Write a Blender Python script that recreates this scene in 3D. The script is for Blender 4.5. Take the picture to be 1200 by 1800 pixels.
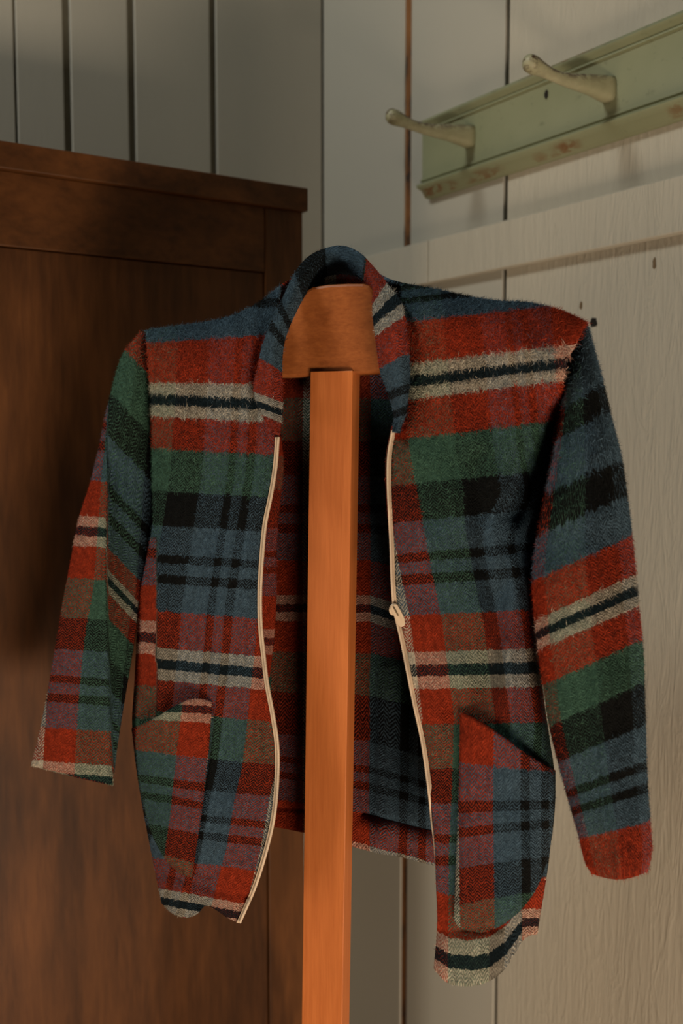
import bpy, math, random
import numpy as np
from mathutils import Vector, Matrix

random.seed(7)
RNG = np.random.default_rng(11)
scene = bpy.context.scene
for o in list(bpy.data.objects):
    bpy.data.objects.remove(o)

# ------------------------------------------------------------------ camera
F = 1750.0                       # focal length for a 1200 x 1800 picture
CAMH = 1.45
PITCH = math.atan(140.0 / F)
cam_d = bpy.data.cameras.new('camera')
cam_d.sensor_fit = 'VERTICAL'
cam_d.sensor_height = 36.0
cam_d.sensor_width = 24.0
cam_d.lens = 35.0
cam_d.clip_start = 0.02
cam_d.dof.use_dof = True
cam_d.dof.focus_distance = 0.985
cam_d.dof.aperture_fstop = 4.5
cam = bpy.data.objects.new('camera', cam_d)
cam.location = (0, 0, CAMH)
cam.rotation_euler = (math.pi / 2 - PITCH, 0, 0)
scene.collection.objects.link(cam)
scene.camera = cam

# ------------------------------------------------------------------ world, lights, exposure
world = bpy.data.worlds.new('room_ambient')
scene.world = world
world.use_nodes = True
bg = world.node_tree.nodes['Background']
bg.inputs['Color'].default_value = (0.75, 0.92, 0.90, 1)
bg.inputs['Strength'].default_value = 0.018

def area_light(name, loc, target, size, energy, color, size_y=None):
    l = bpy.data.lights.new(name, 'AREA')
    l.shape = 'RECTANGLE'
    l.size = size
    l.size_y = size_y or size
    l.energy = energy
    l.color = color
    ob = bpy.data.objects.new(name, l)
    ob.location = loc
    d = Vector(target) - Vector(loc)
    ob.rotation_euler = d.to_track_quat('-Z', 'Y').to_euler()
    scene.collection.objects.link(ob)
    return ob

# high window on the left of the room, a lower window, and an added warm fill standing in for sunlit floor bounce
area_light('high_window_light', (-1.25, 0.60, 3.1), (0.3, 1.3, 1.5), 0.4, 16.5, (1.0, 0.99, 0.90))
area_light('side_window_light', (-2.3, -0.25, 0.85), (0.1, 1.1, 1.25), 1.0, 15.0, (1.0, 0.78, 0.54), 1.0)
area_light('floor_bounce_fill', (0.60, -0.72, 0.14), (-0.1, 1.1, 0.95), 0.80, 44.0, (1.0, 0.81, 0.61), 0.5)

scene.view_settings.view_transform = 'Standard'
scene.view_settings.look = 'None'
scene.view_settings.gamma = 1.0
scene.view_settings.use_curve_mapping = False
scene.view_settings.exposure = 0.06

# ------------------------------------------------------------------ helpers
COL = scene.collection
cp, sp_ = math.cos(PITCH), math.sin(PITCH)

def W(px, py, d):
    """picture position + distance along the optical axis -> world (numpy friendly)"""
    px = np.asarray(px, float); py = np.asarray(py, float); d = np.asarray(d, float)
    x = (px - 600) / F * d
    yv = (900 - py) / F * d
    return np.stack(np.broadcast_arrays(x, d * cp + yv * sp_, CAMH - d * sp_ + yv * cp), -1)

def ray(px, py):
    v = W(px, py, 1.0) - np.array([0, 0, CAMH])
    return v

def hit(px, py, P0, n):
    v = ray(px, py)
    o = np.array([0, 0, CAMH])
    t = np.dot(np.array(P0) - o, n) / np.dot(v, n)
    return o + v * t

def link(name, me, mat=None, parent=None, smooth=True):
    ob = bpy.data.objects.new(name, me)
    COL.objects.link(ob)
    if mat:
        me.materials.append(mat)
    if parent is not None:
        ob.parent = parent
    if smooth:
        me.polygons.foreach_set('use_smooth', [True] * len(me.polygons))
    return ob

def empty(name, loc):
    ob = bpy.data.objects.new(name, None)
    ob.location = loc
    ob.empty_display_size = 0.05
    COL.objects.link(ob)
    return ob

def reparent(ob, parent):
    """parent keeping world place (parents are translated empties / unmoved meshes)"""
    ob.parent = parent
    ob.matrix_parent_inverse = Matrix.Translation(-world_loc(parent))

def world_loc(o):
    v = Vector(o.location)
    if o.parent:
        pass
    return v

def tag(o, label=None, cat=None, group=None, kind=None):
    if label: o['label'] = label
    if cat: o['category'] = cat
    if group: o['group'] = group
    if kind: o['kind'] = kind
    return o

def pydata(name, verts, faces):
    me = bpy.data.meshes.new(name)
    me.from_pydata([tuple(map(float, v)) for v in verts], [], faces)
    me.update()
    return me

def bevel(ob, w, seg=2):
    m = ob.modifiers.new('bevel', 'BEVEL')
    m.width = w; m.segments = seg; m.limit_method = 'ANGLE'; m.angle_limit = math.radians(35)
    return ob

def prism(name, poly, ext, mat, parent=None, bev=0.0, smooth=False):
    """poly: list of world points of one face, ext: world extrusion vector"""
    n = len(poly)
    ext = np.array(ext, float)
    vs = [np.array(p, float) for p in poly] + [np.array(p, float) + ext for p in poly]
    fs = [list(range(n))[::-1], list(range(n, 2 * n))]
    fs += [[i, (i + 1) % n, (i + 1) % n + n, i + n] for i in range(n)]
    me = pydata(name, vs, fs)
    import bmesh
    bm = bmesh.new(); bm.from_mesh(me)
    bmesh.ops.recalc_face_normals(bm, faces=bm.faces)
    bm.to_mesh(me); bm.free()
    ob = link(name, me, mat, None, smooth)
    if parent is not None: reparent(ob, parent)
    if bev: bevel(ob, bev)
    return ob

def boxv(name, o, a, b, c, mat, parent=None, bev=0.0):
    o, a, b, c = (np.array(v, float) for v in (o, a, b, c))
    return prism(name, [o, o + a, o + a + b, o + b], c, mat, parent, bev)

def catmull(pts, n, param='arc'):
    P = np.array(pts, float)
    if len(P) == 2:
        t = np.linspace(0, 1, n)[:, None]
        return P[0] * (1 - t) + P[1] * t
    seg = np.sqrt((np.diff(P, axis=0) ** 2).sum(1)) ** 0.5 + 1e-9   # centripetal
    Q = np.vstack([2 * P[0] - P[1], P, 2 * P[-1] - P[-2]])
    k = np.concatenate([[0], np.cumsum(seg)])
    kk = np.concatenate([[-seg[0]], k, [k[-1] + seg[-1]]])
    dense = []
    for i in range(len(P) - 1):
        t0, t1, t2, t3 = kk[i:i + 4]
        p0, p1, p2, p3 = Q[i:i + 4]
        t = np.linspace(t1, t2, 24, endpoint=False)[:, None]
        A1 = (t1 - t) / (t1 - t0) * p0 + (t - t0) / (t1 - t0) * p1
        A2 = (t2 - t) / (t2 - t1) * p1 + (t - t1) / (t2 - t1) * p2
        A3 = (t3 - t) / (t3 - t2) * p2 + (t - t2) / (t3 - t2) * p3
        B1 = (t2 - t) / (t2 - t0) * A1 + (t - t0) / (t2 - t0) * A2
        B2 = (t3 - t) / (t3 - t1) * A2 + (t - t1) / (t3 - t1) * A3
        dense.append((t2 - t) / (t2 - t1) * B1 + (t - t1) / (t2 - t1) * B2)
    D = np.vstack(dense + [P[-1:]])
    L = np.concatenate([[0], np.cumsum(np.sqrt((np.diff(D, axis=0) ** 2).sum(1)))])
    u = np.linspace(0, L[-1], n)
    return np.stack([np.interp(u, L, D[:, j]) for j in range(P.shape[1])], 1)

def sstep(x, a, b):
    t = np.clip((np.asarray(x, float) - a) / (b - a), 0, 1)
    return t * t * (3 - 2 * t)

def tube(name, pts, radii, mat, parent=None, seg=10, flat=None):
    P = np.array(pts, float); n = len(P)
    T = np.gradient(P, axis=0); T /= np.linalg.norm(T, axis=1)[:, None]
    ref = np.array([0.0, -1.0, 0.15]) if abs(T[:, 1]).mean() < 0.8 else np.array([0, 0, 1.0])
    vs, fs = [], []
    for i in range(n):
        a = np.cross(T[i], ref); a /= np.linalg.norm(a)
        b = np.cross(T[i], a)
        for k in range(seg):
            th = 2 * math.pi * k / seg
            fl = flat if flat else 1.0
            vs.append(P[i] + radii[i] * (math.cos(th) * a + math.sin(th) * fl * b))
    for i in range(n - 1):
        for k in range(seg):
            fs.append([i * seg + k, i * seg + (k + 1) % seg, (i + 1) * seg + (k + 1) % seg, (i + 1) * seg + k])
    fs.append(list(range(seg))[::-1]); fs.append([(n - 1) * seg + k for k in range(seg)])
    me = pydata(name, vs, fs)
    ob = link(name, me, mat)
    if parent is not None: reparent(ob, parent)
    return ob

# ------------------------------------------------------------------ materials
def new_mat(name):
    m = bpy.data.materials.new(name)
    m.use_nodes = True
    nt = m.node_tree
    return m, nt, nt.nodes['Principled BSDF']

class NB:
    """tiny node builder"""
    def __init__(self, nt): self.nt = nt
    def n(self, t, **kw):
        nd = self.nt.nodes.new(t)
        for k, v in kw.items(): setattr(nd, k, v)
        return nd
    def put(self, sock, v):
        if isinstance(v, bpy.types.NodeSocket): self.nt.links.new(v, sock)
        else: sock.default_value = v
    def math(self, op, a, b=0.0, c=0.0, clamp=False):
        nd = self.n('ShaderNodeMath', operation=op); nd.use_clamp = clamp
        self.put(nd.inputs[0], a); self.put(nd.inputs[1], b); self.put(nd.inputs[2], c)
        return nd.outputs[0]
    def mix(self, f, a, b, blend='MIX'):
        nd = self.n('ShaderNodeMix', data_type='RGBA', blend_type=blend)
        self.put(nd.inputs[0], f); self.put(nd.inputs[6], a); self.put(nd.inputs[7], b)
        return nd.outputs[2]
    def noise(self, vec, scale, detail=3, rough=0.55, dist=0.0):
        nd = self.n('ShaderNodeTexNoise')
        if vec is not None: self.put(nd.inputs['Vector'], vec)
        nd.inputs['Scale'].default_value = scale; nd.inputs['Detail'].default_value = detail
        nd.inputs['Roughness'].default_value = rough; nd.inputs['Distortion'].default_value = dist
        return nd.outputs['Fac']
    def mapping(self, vec, scale=(1, 1, 1), rot=(0, 0, 0), loc=(0, 0, 0)):
        nd = self.n('ShaderNodeMapping')
        self.put(nd.inputs[0], vec)
        nd.inputs['Scale'].default_value = scale; nd.inputs['Rotation'].default_value = rot
        nd.inputs['Location'].default_value = loc
        return nd.outputs[0]
    def ramp(self, fac, stops, interp='LINEAR'):
        nd = self.n('ShaderNodeValToRGB'); r = nd.color_ramp; r.interpolation = interp
        while len(r.elements) < len(stops): r.elements.new(0.5)
        for e, (p, c) in zip(r.elements, stops):
            e.position = p; e.color = (*c, 1)
        self.put(nd.inputs[0], fac)
        return nd.outputs[0]
    def bump(self, h, strength, dist, normal=None):
        nd = self.n('ShaderNodeBump')
        nd.inputs['Strength'].default_value = strength; nd.inputs['Distance'].default_value = dist
        self.put(nd.inputs['Height'], h)
        if normal is not None: self.put(nd.inputs['Normal'], normal)
        return nd.outputs[0]

RED = (0.40, 0.042, 0.013); WHT = (0.72, 0.64, 0.51); NAV = (0.008, 0.018, 0.024)
GRN = (0.066, 0.150, 0.104); BLK = (0.007, 0.008, 0.008); BLU = (0.076, 0.132, 0.185)
SETT = [(60, RED), (20, WHT), (18, NAV), (20, WHT), (55, RED), (75, GRN), (60, BLK), (50, BLU), (15, BLK), (20, BLU), (15, BLK), (50, BLU)]
SP = 458.0

def plaid_material(name, nap):
    m, nt, bs = new_mat(name); b = NB(nt)
    uv = b.n('ShaderNodeUVMap', uv_map='UVMap').outputs[0]
    at = b.n('ShaderNodeAttribute', attribute_name='warp').outputs['Fac']
    sep = b.n('ShaderNodeSeparateXYZ'); nt.links.new(uv, sep.inputs[0])
    u, v = sep.outputs[0], sep.outputs[1]
    # wool edges wander a little
    n1 = b.noise(uv, 55, 3, 0.6); n2 = b.noise(b.mapping(uv, loc=(3.3, 8.1, 0)), 55, 3, 0.6)
    amp = 0.022 if not nap else 0.03
    uu = b.math('FRACT', b.math('ADD', u, b.math('MULTIPLY', b.math('SUBTRACT', n1, 0.5), amp * 0.5)))
    vv = b.math('FRACT', b.math('ADD', v, b.math('MULTIPLY', b.math('SUBTRACT', n2, 0.5), amp)))
    stops = []; p = 0.0
    for w, c in SETT:
        stops.append((p / SP, c)); p += w
    warp = b.ramp(uu, stops, 'CONSTANT'); weft = b.ramp(vv, stops, 'CONSTANT')
    # herringbone twill: diagonal lines that turn back in columns
    wz1 = b.noise(uv, 75, 2, 0.6); wz2 = b.noise(b.mapping(uv, loc=(7.7, 1.9, 0)), 75, 2, 0.6)
    zig = b.math('PINGPONG', b.math('ADD', b.math('MULTIPLY', u, 92.0), b.math('MULTIPLY', wz1, 0.8)), 1.6)
    diag = b.math('FRACT', b.math('ADD', b.math('ADD', b.math('MULTIPLY', v, 84.0), b.math('MULTIPLY', wz2, 1.1)), zig))
    tri = b.math('MULTIPLY', b.math('ABSOLUTE', b.math('SUBTRACT', diag, 0.5)), 2.0)
    wst = []; p = 0.0
    for w, c in SETT:
        k = 0.85 if c is WHT else (0.28 if c is NAV else 0.55)
        wst.append((p / SP, (k, k, k))); p += w
    wr = b.ramp(vv, wst, 'CONSTANT')
    bw = b.math('ADD', at, b.math('MULTIPLY', b.math('SUBTRACT', wr, 0.55), 0.75), clamp=True)
    thr = b.math('SUBTRACT', 1.0, bw)
    fine = b.noise(uv, 240, 2, 0.7)
    tn = b.math('ADD', tri, b.math('MULTIPLY', b.math('SUBTRACT', fine, 0.5), 1.0))
    sel = b.n('ShaderNodeMapRange', interpolation_type='SMOOTHSTEP')
    b.put(sel.inputs[0], tn)
    b.put(sel.inputs[1], b.math('SUBTRACT', thr, 0.16)); b.put(sel.inputs[2], b.math('ADD', thr, 0.16))
    sel.inputs[3].default_value = 0.04; sel.inputs[4].default_value = 0.93
    col = b.mix(sel.outputs[0], weft, warp)
    # pale yarn lets the crossing colour through
    pale = b.math('MULTIPLY', b.math('GREATER_THAN', wr, 0.7), 0.55)
    col = b.mix(pale, col, b.mix(0.5, weft, b.mix(1.0, warp, (1.5, 1.4, 1.3, 1), 'MULTIPLY')))
    # brushed surface: fibres of uneven tone
    fib = b.noise(b.mapping(uv, scale=(1.0, 0.45, 1), rot=(0, 0, 0.5)), 160, 4, 0.7, 0.6)
    col = b.mix(1.0, col, b.ramp(fib, [(0.25, (0.55, 0.55, 0.55)), (0.5, (0.95, 0.95, 0.95)), (0.8, (1.5, 1.5, 1.45))]), 'MULTIPLY')
    clump = b.noise(uv, 48, 3, 0.6, 0.8)
    col = b.mix(1.0, col, b.ramp(clump, [(0.3, (0.72, 0.72, 0.72)), (0.7, (1.22, 1.22, 1.22))]), 'MULTIPLY')
    if nap:
        tone = b.n('ShaderNodeAttribute', attribute_name='tone').outputs['Fac']
        col = b.mix(1.0, col, b.ramp(tone, [(0.0, (0.55, 0.55, 0.55)), (0.6, (1.1, 1.08, 1.06)), (1.0, (1.6, 1.55, 1.5))]), 'MULTIPLY')
    nt.links.new(col, bs.inputs['Base Color'])
    bs.inputs['Roughness'].default_value = 0.92
    bs.inputs['Specular IOR Level'].default_value = 0.12
    bs.inputs['Sheen Weight'].default_value = 0.12
    bs.inputs['Sheen Roughness'].default_value = 0.6
    nt.links.new(col, bs.inputs['Sheen Tint'])
    if not nap:
        h = b.math('ADD', b.math('MULTIPLY', fib, 0.9), b.math('MULTIPLY', tri, 0.35))
        h = b.math('ADD', h, b.math('MULTIPLY', clump, 0.8))
        nt.links.new(b.bump(h, 1.0, 0.0060), bs.inputs['Normal'])
    return m

M = {}
M['plaid'] = plaid_material('plaid_wool', False)
M['nap'] = plaid_material('plaid_wool_fibre', True)

def paint_wall(name, base, rough_relief):
    m, nt, bs = new_mat(name); b = NB(nt)
    geo = b.n('ShaderNodeTexCoord').outputs['Object']
    big = b.noise(geo, 2.3, 3, 0.5)
    dirt = b.noise(b.mapping(geo, scale=(14, 14, 1.6)), 3.0, 4, 0.65)
    c = b.mix(b.math('MULTIPLY', b.math('SUBTRACT', big, 0.3), 0.8, clamp=True), (*[x * 1.04 for x in base], 1), (base[0] * 0.92, base[1] * 0.93, base[2] * 0.93, 1))
    spots = b.ramp(dirt, [(0.68, (0, 0, 0)), (0.78, (1, 1, 1))])
    c = b.mix(b.math('MULTIPLY', spots, 0.25), c, (base[0] * 0.55, base[1] * 0.53, base[2] * 0.48, 1))
    nt.links.new(c, bs.inputs['Base Color'])
    bs.inputs['Roughness'].default_value = 0.62
    bs.inputs['Specular IOR Level'].default_value = 0.3
    grain = b.noise(b.mapping(geo, scale=(90, 90, 9)), 1.0, 5, 0.65, 1.2)
    crack = b.noise(b.mapping(geo, scale=(34, 34, 5)), 1.0, 3, 0.6, 2.0)
    ridge = b.math('POWER', b.math('SUBTRACT', 1.0, b.math('MULTIPLY', b.math('ABSOLUTE', b.math('SUBTRACT', crack, 0.5)), 6.0), clamp=True), 3.0)
    h = b.math('ADD', b.math('MULTIPLY', grain, 0.7), b.math('MULTIPLY', ridge, 0.22 if rough_relief > 0.5 else 0.05))
    nt.links.new(b.bump(h, 0.25 + 0.4 * rough_relief, 0.0012 + 0.0016 * rough_relief), bs.inputs['Normal'])
    return m

M['paint_far'] = paint_wall('painted_boards_smooth', (0.40, 0.385, 0.330), 0.1)
M['paint_near'] = paint_wall('painted_boards_rough_lit', (0.455, 0.425, 0.350), 1.0)  # same paint as the smooth boards, base lightened to imitate more light there

def wood(name, dark, light, axis, scale, rough, stretch=14.0, bump=0.15, blot=0.35, coat=0.0):
    """axis: 0/1/2 object axis the grain runs along"""
    m, nt, bs = new_mat(name); b = NB(nt)
    co = b.n('ShaderNodeTexCoord').outputs['Object']
    s = [stretch] * 3; s[axis] = 1.0
    mp = b.mapping(co, scale=s)
    g1 = b.noise(mp, scale, 5, 0.6, 0.8)
    g2 = b.noise(mp, scale * 7, 3, 0.6, 0.2)
    bl = b.noise(b.mapping(co, scale=[2.5 if i != axis else 1.0 for i in range(3)]), 2.6, 3, 0.55, 0.7)
    f = b.math('ADD', b.math('MULTIPLY', g1, 0.6), b.math('MULTIPLY', g2, 0.4))
    c = b.ramp(f, [(0.34, dark), (0.62, light)])
    c = b.mix(1.0, c, b.ramp(bl, [(0.3, (1 - blot,) * 3), (0.7, (1 + blot * 0.6,) * 3)]), 'MULTIPLY')
    nt.links.new(c, bs.inputs['Base Color'])
    bs.inputs['Roughness'].default_value = rough
    bs.inputs['Specular IOR Level'].default_value = 0.22
    if coat:
        bs.inputs['Coat Weight'].default_value = coat; bs.inputs['Coat Roughness'].default_value = 0.35
    if bump: nt.links.new(b.bump(g2, bump, 0.0006), bs.inputs['Normal'])
    return m

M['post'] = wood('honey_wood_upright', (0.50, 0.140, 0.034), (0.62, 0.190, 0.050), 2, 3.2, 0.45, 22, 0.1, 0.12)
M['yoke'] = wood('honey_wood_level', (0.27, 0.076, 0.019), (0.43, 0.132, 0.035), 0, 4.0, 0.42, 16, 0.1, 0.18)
M['ward_v'] = wood('dark_stained_wood_upright', (0.060, 0.022, 0.007), (0.140, 0.052, 0.015), 2, 2.0, 0.50, 7, 0.12, 0.45)
M['ward_h'] = wood('dark_stained_wood_level', (0.060, 0.022, 0.007), (0.140, 0.051, 0.014), 0, 2.0, 0.50, 7, 0.12, 0.4)
M['floor'] = wood('floor_wood', (0.20, 0.10, 0.045), (0.34, 0.18, 0.085), 1, 2.0, 0.5, 10, 0.15, 0.3)

def raw_wood():
    m, nt, bs = new_mat('bare_wood_in_gap'); b = NB(nt)
    co = b.n('ShaderNodeTexCoord').outputs['Object']
    g = b.noise(b.mapping(co, scale=(30, 30, 5)), 2.0, 4, 0.7)
    c = b.ramp(g, [(0.37, (0.012, 0.008, 0.005)), (0.44, (0.16, 0.062, 0.014)), (0.75, (0.30, 0.125, 0.03))])
    nt.links.new(c, bs.inputs['Base Color']); bs.inputs['Roughness'].default_value = 0.8
    return m
M['raw'] = raw_wood()

def flat_mat(name, col, rough=0.6, spec=0.3):
    m, nt, bs = new_mat(name); b = NB(nt)
    co = b.n('ShaderNodeTexCoord').outputs['Object']
    n = b.noise(co, 60, 3, 0.6)
    c = b.mix(n, (*[x * 0.8 for x in col], 1), (*[min(1, x * 1.15) for x in col], 1))
    nt.links.new(c, bs.inputs['Base Color'])
    bs.inputs['Roughness'].default_value = rough; bs.inputs['Specular IOR Level'].default_value = spec
    return m
M['tape'] = flat_mat('cream_zip_tape', (0.62, 0.47, 0.33), 0.7)
M['teeth'] = flat_mat('cream_zip_coil', (0.70, 0.54, 0.39), 0.4, 0.5)
M['slider'] = flat_mat('cream_enamelled_metal', (0.72, 0.55, 0.38), 0.3, 0.6)
M['gapdark'] = flat_mat('dark_gap', (0.10, 0.095, 0.072), 0.9)
M['groove'] = flat_mat('olive_groove', (0.17, 0.16, 0.12), 0.9)  # dark olive backing seen between the left wall boards
M['hole'] = flat_mat('knot_hole', (0.012, 0.010, 0.008), 0.9)
M['knot'] = flat_mat('painted_knot', (0.16, 0.11, 0.06), 0.8)

def green_paint():
    m, nt, bs = new_mat('worn_green_paint'); b = NB(nt)
    co = b.n('ShaderNodeTexCoord').outputs['Object']
    n = b.noise(co, 5, 4, 0.6)
    c = b.ramp(n, [(0.3, (0.205, 0.225, 0.130)), (0.7, (0.255, 0.270, 0.165))])
    streak = b.noise(b.mapping(co, scale=(5, 60, 60)), 1.0, 4, 0.7)
    c = b.mix(b.ramp(streak, [(0.60, (0, 0, 0)), (0.75, (0.45, 0.45, 0.45))]), c, (0.075, 0.085, 0.04, 1))
    # paint rubbed off the proud edges
    at = b.n('ShaderNodeAttribute', attribute_name='wear').outputs['Fac']
    wear = b.noise(b.mapping(co, scale=(1, 1, 2.5)), 34, 4, 0.7)
    long = b.noise(co, 7, 2, 0.5)
    e = b.math('MULTIPLY', b.math('MULTIPLY', at, b.ramp(long, [(0.50, (0, 0, 0)), (0.60, (1, 1, 1))])), b.ramp(wear, [(0.44, (0, 0, 0)), (0.54, (1, 1, 1))]))
    c = b.mix(e, c, (0.17, 0.08, 0.03, 1))
    nt.links.new(c, bs.inputs['Base Color'])
    bs.inputs['Roughness'].default_value = 0.5
    nt.links.new(b.bump(streak, 0.12, 0.001), bs.inputs['Normal'])
    return m
M['green'] = green_paint()

def peg_paint():
    m, nt, bs = new_mat('chipped_cream_green_paint'); b = NB(nt)
    co = b.n('ShaderNodeTexCoord').outputs['Object']
    gen = b.n('ShaderNodeTexCoord').outputs['Generated']
    n = b.noise(co, 14, 3, 0.6)
    c = b.ramp(n, [(0.3, (0.30, 0.30, 0.18)), (0.7, (0.40, 0.38, 0.25))])
    at = b.n('ShaderNodeAttribute', attribute_name='wear').outputs['Fac']
    chips = b.noise(b.mapping(co, scale=(1, 1, 1.8)), 95, 4, 0.65)
    f = b.math('MULTIPLY', b.ramp(chips, [(0.47, (0, 0, 0)), (0.52, (1, 1, 1))]), at)
    c = b.mix(f, c, (0.065, 0.032, 0.014, 1))
    nt.links.new(c, bs.inputs['Base Color'])
    bs.inputs['Roughness'].default_value = 0.5
    nt.links.new(b.bump(f, -0.3, 0.001), bs.inputs['Normal'])
    return m
M['peg'] = peg_paint()

# ------------------------------------------------------------------ room shell
UR = np.array([(-545 - 600) / F, 1.0, 0]); UR /= np.linalg.norm(UR)     # along the right wall, into the corner
UL = np.array([-UR[1] * -1, -UR[0], 0]); UL = np.array([UR[1], -UR[0], 0])  # along the left wall, into the corner
DC = 1.95
C0 = np.array([-32 / F * DC, DC, 0.0])
NL = -UR      # left wall faces this way
NR = -UL      # right wall faces this way
Z = np.array([0, 0, 1.0])
HT = 2.6
TB = 0.026    # plank thickness, right wall
TBL = 0.006   # board thickness, left wall

floor = pydata('floor', [(-3, -3, 0), (3, -3, 0), (3, 4, 0), (-3, 4, 0)], [[0, 1, 2, 3]])
floor = link('floor', floor, M['floor'], None, False); tag(floor, 'brown wooden floor', None, None, 'structure')

# wall backing planes (boards stand proud of them)
def backing(name, direction, n, length, mat, label, tb):
    o = C0 - n * tb + direction * 0.03
    ob = boxv(name, o, -direction * length, Z * HT, -n * 0.03, mat)
    tag(ob, label, None, None, 'structure')
    return ob
wall_left = backing('wall_left', UL, NL, 2.2, M['groove'], 'grey white painted board wall behind the wardrobe', TBL)
wall_right = backing('wall_right', UR, NR, 2.0, M['gapdark'], 'grey white painted plank wall behind the jacket', TB)

def along(px, py, direction, n):
    h = hit(px, py, C0, n)
    return float(np.dot(h - C0, -direction))

def boards(parent, direction, n, gaps, mats, tb):
    """gaps: list of (s, width)"""
    prev = 0.002
    for i, (s, w) in enumerate(gaps):
        a, e = prev, s - w / 2
        ob = boxv('board', C0 - direction * a - n * tb, -direction * (e - a), Z * HT, n * tb, mats[min(i, len(mats) - 1)], parent, 0.0016)
        prev = s + w / 2

gl = [(along(375, 150, UL, NL), 0.0125), (along(232, 150, UL, NL), 0.0125), (along(119, 150, UL, NL), 0.0125), (along(28, 150, UL, NL), 0.004)]
last = gl[-1][0]
gl += [(last + 0.14 * k, 0.008) for k in range(1, 8)]
boards(wall_left, UL, NL, gl, [M['paint_far']], TBL)
g1 = along(716, 200, UR, NR); g2 = along(890, 150, UR, NR)
gr = [(g1, 0.0185), (g2, 0.0090), (g2 + 0.42, 0.006), (g2 + 0.75, 0.006), (g2 + 1.1, 0.006)]
boards(wall_right, UR, NR, gr, [M['paint_far'], M['paint_far'], M['paint_near']], TB)

boxv('tongue', C0 - UR * (g1 - 0.0092) - NR * TB, -UR * 0.0184, Z * HT, NR * (TB - 0.0030), M['raw'], wall_right)

# horizontal rail nailed to the right wall
TR = 0.016
def rail_piece(name, s0, s1, parent=None):
    p0 = hit(760, 420, C0 + NR * TR, NR)[2]; p1 = hit(760, 496, C0 + NR * TR, NR)[2]
    o = C0 - UR * s0 + NR * 0.0005 + Z * p1
    return boxv(name, o, -UR * (s1 - s0), Z * (p0 - p1), NR * TR, M['paint_near'], parent, 0.0022)
sj = along(757, 455, UR, NR) + 0.012
trim = rail_piece('trim_1', sj + 0.0012, 1.5); tag(trim, 'horizontal grey white rail on the plank wall', None, None, 'structure')
rail_piece('rail_board', 0.003, sj - 0.0004, trim)

def blot(name, px, py, rx, rz, mat, parent, off=0.0, n=NR, d=UR):
    h = hit(px, py, C0 + n * off, n) + n * 0.0004
    vs = []
    k = 14
    for i in range(k):
        a = 2 * math.pi * i / k
        r = random.uniform(0.75, 1.15)
        vs.append(h - d * rx * r * math.cos(a) + Z * rz * r * math.sin(a))
    vs.append(h - n * 0.0003)
    fs = [[i, (i + 1) % k, k] for i in range(k)]
    ob = link(name, pydata(name, vs, fs), mat, None, False)
    reparent(ob, parent)
blot('knot_hole', 1043, 567, 0.0075, 0.0075, M['hole'], wall_right)
blot('knot_mark', 1150, 464, 0.003, 0.008, M['knot'], wall_right)
blot('knot_mark', 1021, 537, 0.003, 0.006, M['knot'], wall_right)
blot('nail_head', 1011, 403, 0.004, 0.005, M['knot'], trim, TR)

# ------------------------------------------------------------------ wardrobe
DW = 1.50
E0 = np.array([(543 - 600) / F * DW, DW, 0.0])     # front right vertical edge (cornice plane)
def wz(py, px=543): return hit(px, py, E0, NL)[2]
ztop = wz(331); zc = wz(372)
zr = hit(460, 475, E0, NL)[2]
ward = empty('wardrobe', tuple(E0 - UL * 0.5 - NL * 0.15)); tag(ward, 'tall dark stained wooden wardrobe with framed panel front standing in the corner', 'wardrobe')
WW = 1.15; WD = 0.34
def wpt(s, z, back): return E0 - UL * s - NL * back + Z * z
def wbox(name, s0, s1, z0, z1, b0, b1, mat, bev=0.0015):
    return boxv(name, wpt(s0, z0, b0), -UL * (s1 - s0), Z * (z1 - z0), -NL * (b1 - b0), mat, ward, bev)
wbox('cornice', 0, WW, zc, ztop, 0.0, WD, M['ward_h'], 0.002)
inset = 0.010
sr = along(543, 900, UL, NL)
ste = float(np.dot(hit(468, 700, E0 - NL * inset, NL) - E0, -UL))      # inner edge of the right stile
s_in = 0.004
wbox('stile', s_in, ste, 0.06, zc, inset, inset + 0.022, M['ward_v'])
wbox('stile', WW - ste - s_in, WW - s_in, 0.06, zc, inset, inset + 0.022, M['ward_v'])
wbox('top_rail', ste + 0.0008, WW - ste - s_in - 0.0008, zr, zc, inset + 0.0008, inset + 0.022, M['ward_h'])
wbox('bottom_rail', ste + 0.0008, WW - ste - s_in - 0.0008, 0.06, 0.22, inset + 0.0008, inset + 0.022, M['ward_h'])
wbox('panel', ste + 0.0012, WW - ste - s_in - 0.0012, 0.2205, zr - 0.0012, inset + 0.004, inset + 0.018, M['ward_v'])
wbox('side', s_in, s_in + 0.018, 0.06, zc, inset + 0.023, WD - 0.01, M['ward_v'])
wbox('side', WW - s_in - 0.018, WW - s_in, 0.06, zc, inset + 0.023, WD - 0.01, M['ward_v'])
wbox('back', s_in + 0.019, WW - s_in - 0.019, 0.06, zc, WD - 0.02, WD - 0.01, M['ward_v'])
wbox('plinth', s_in, WW - s_in, 0.0, 0.0595, inset + 0.004, WD - 0.01, M['ward_h'])

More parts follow.
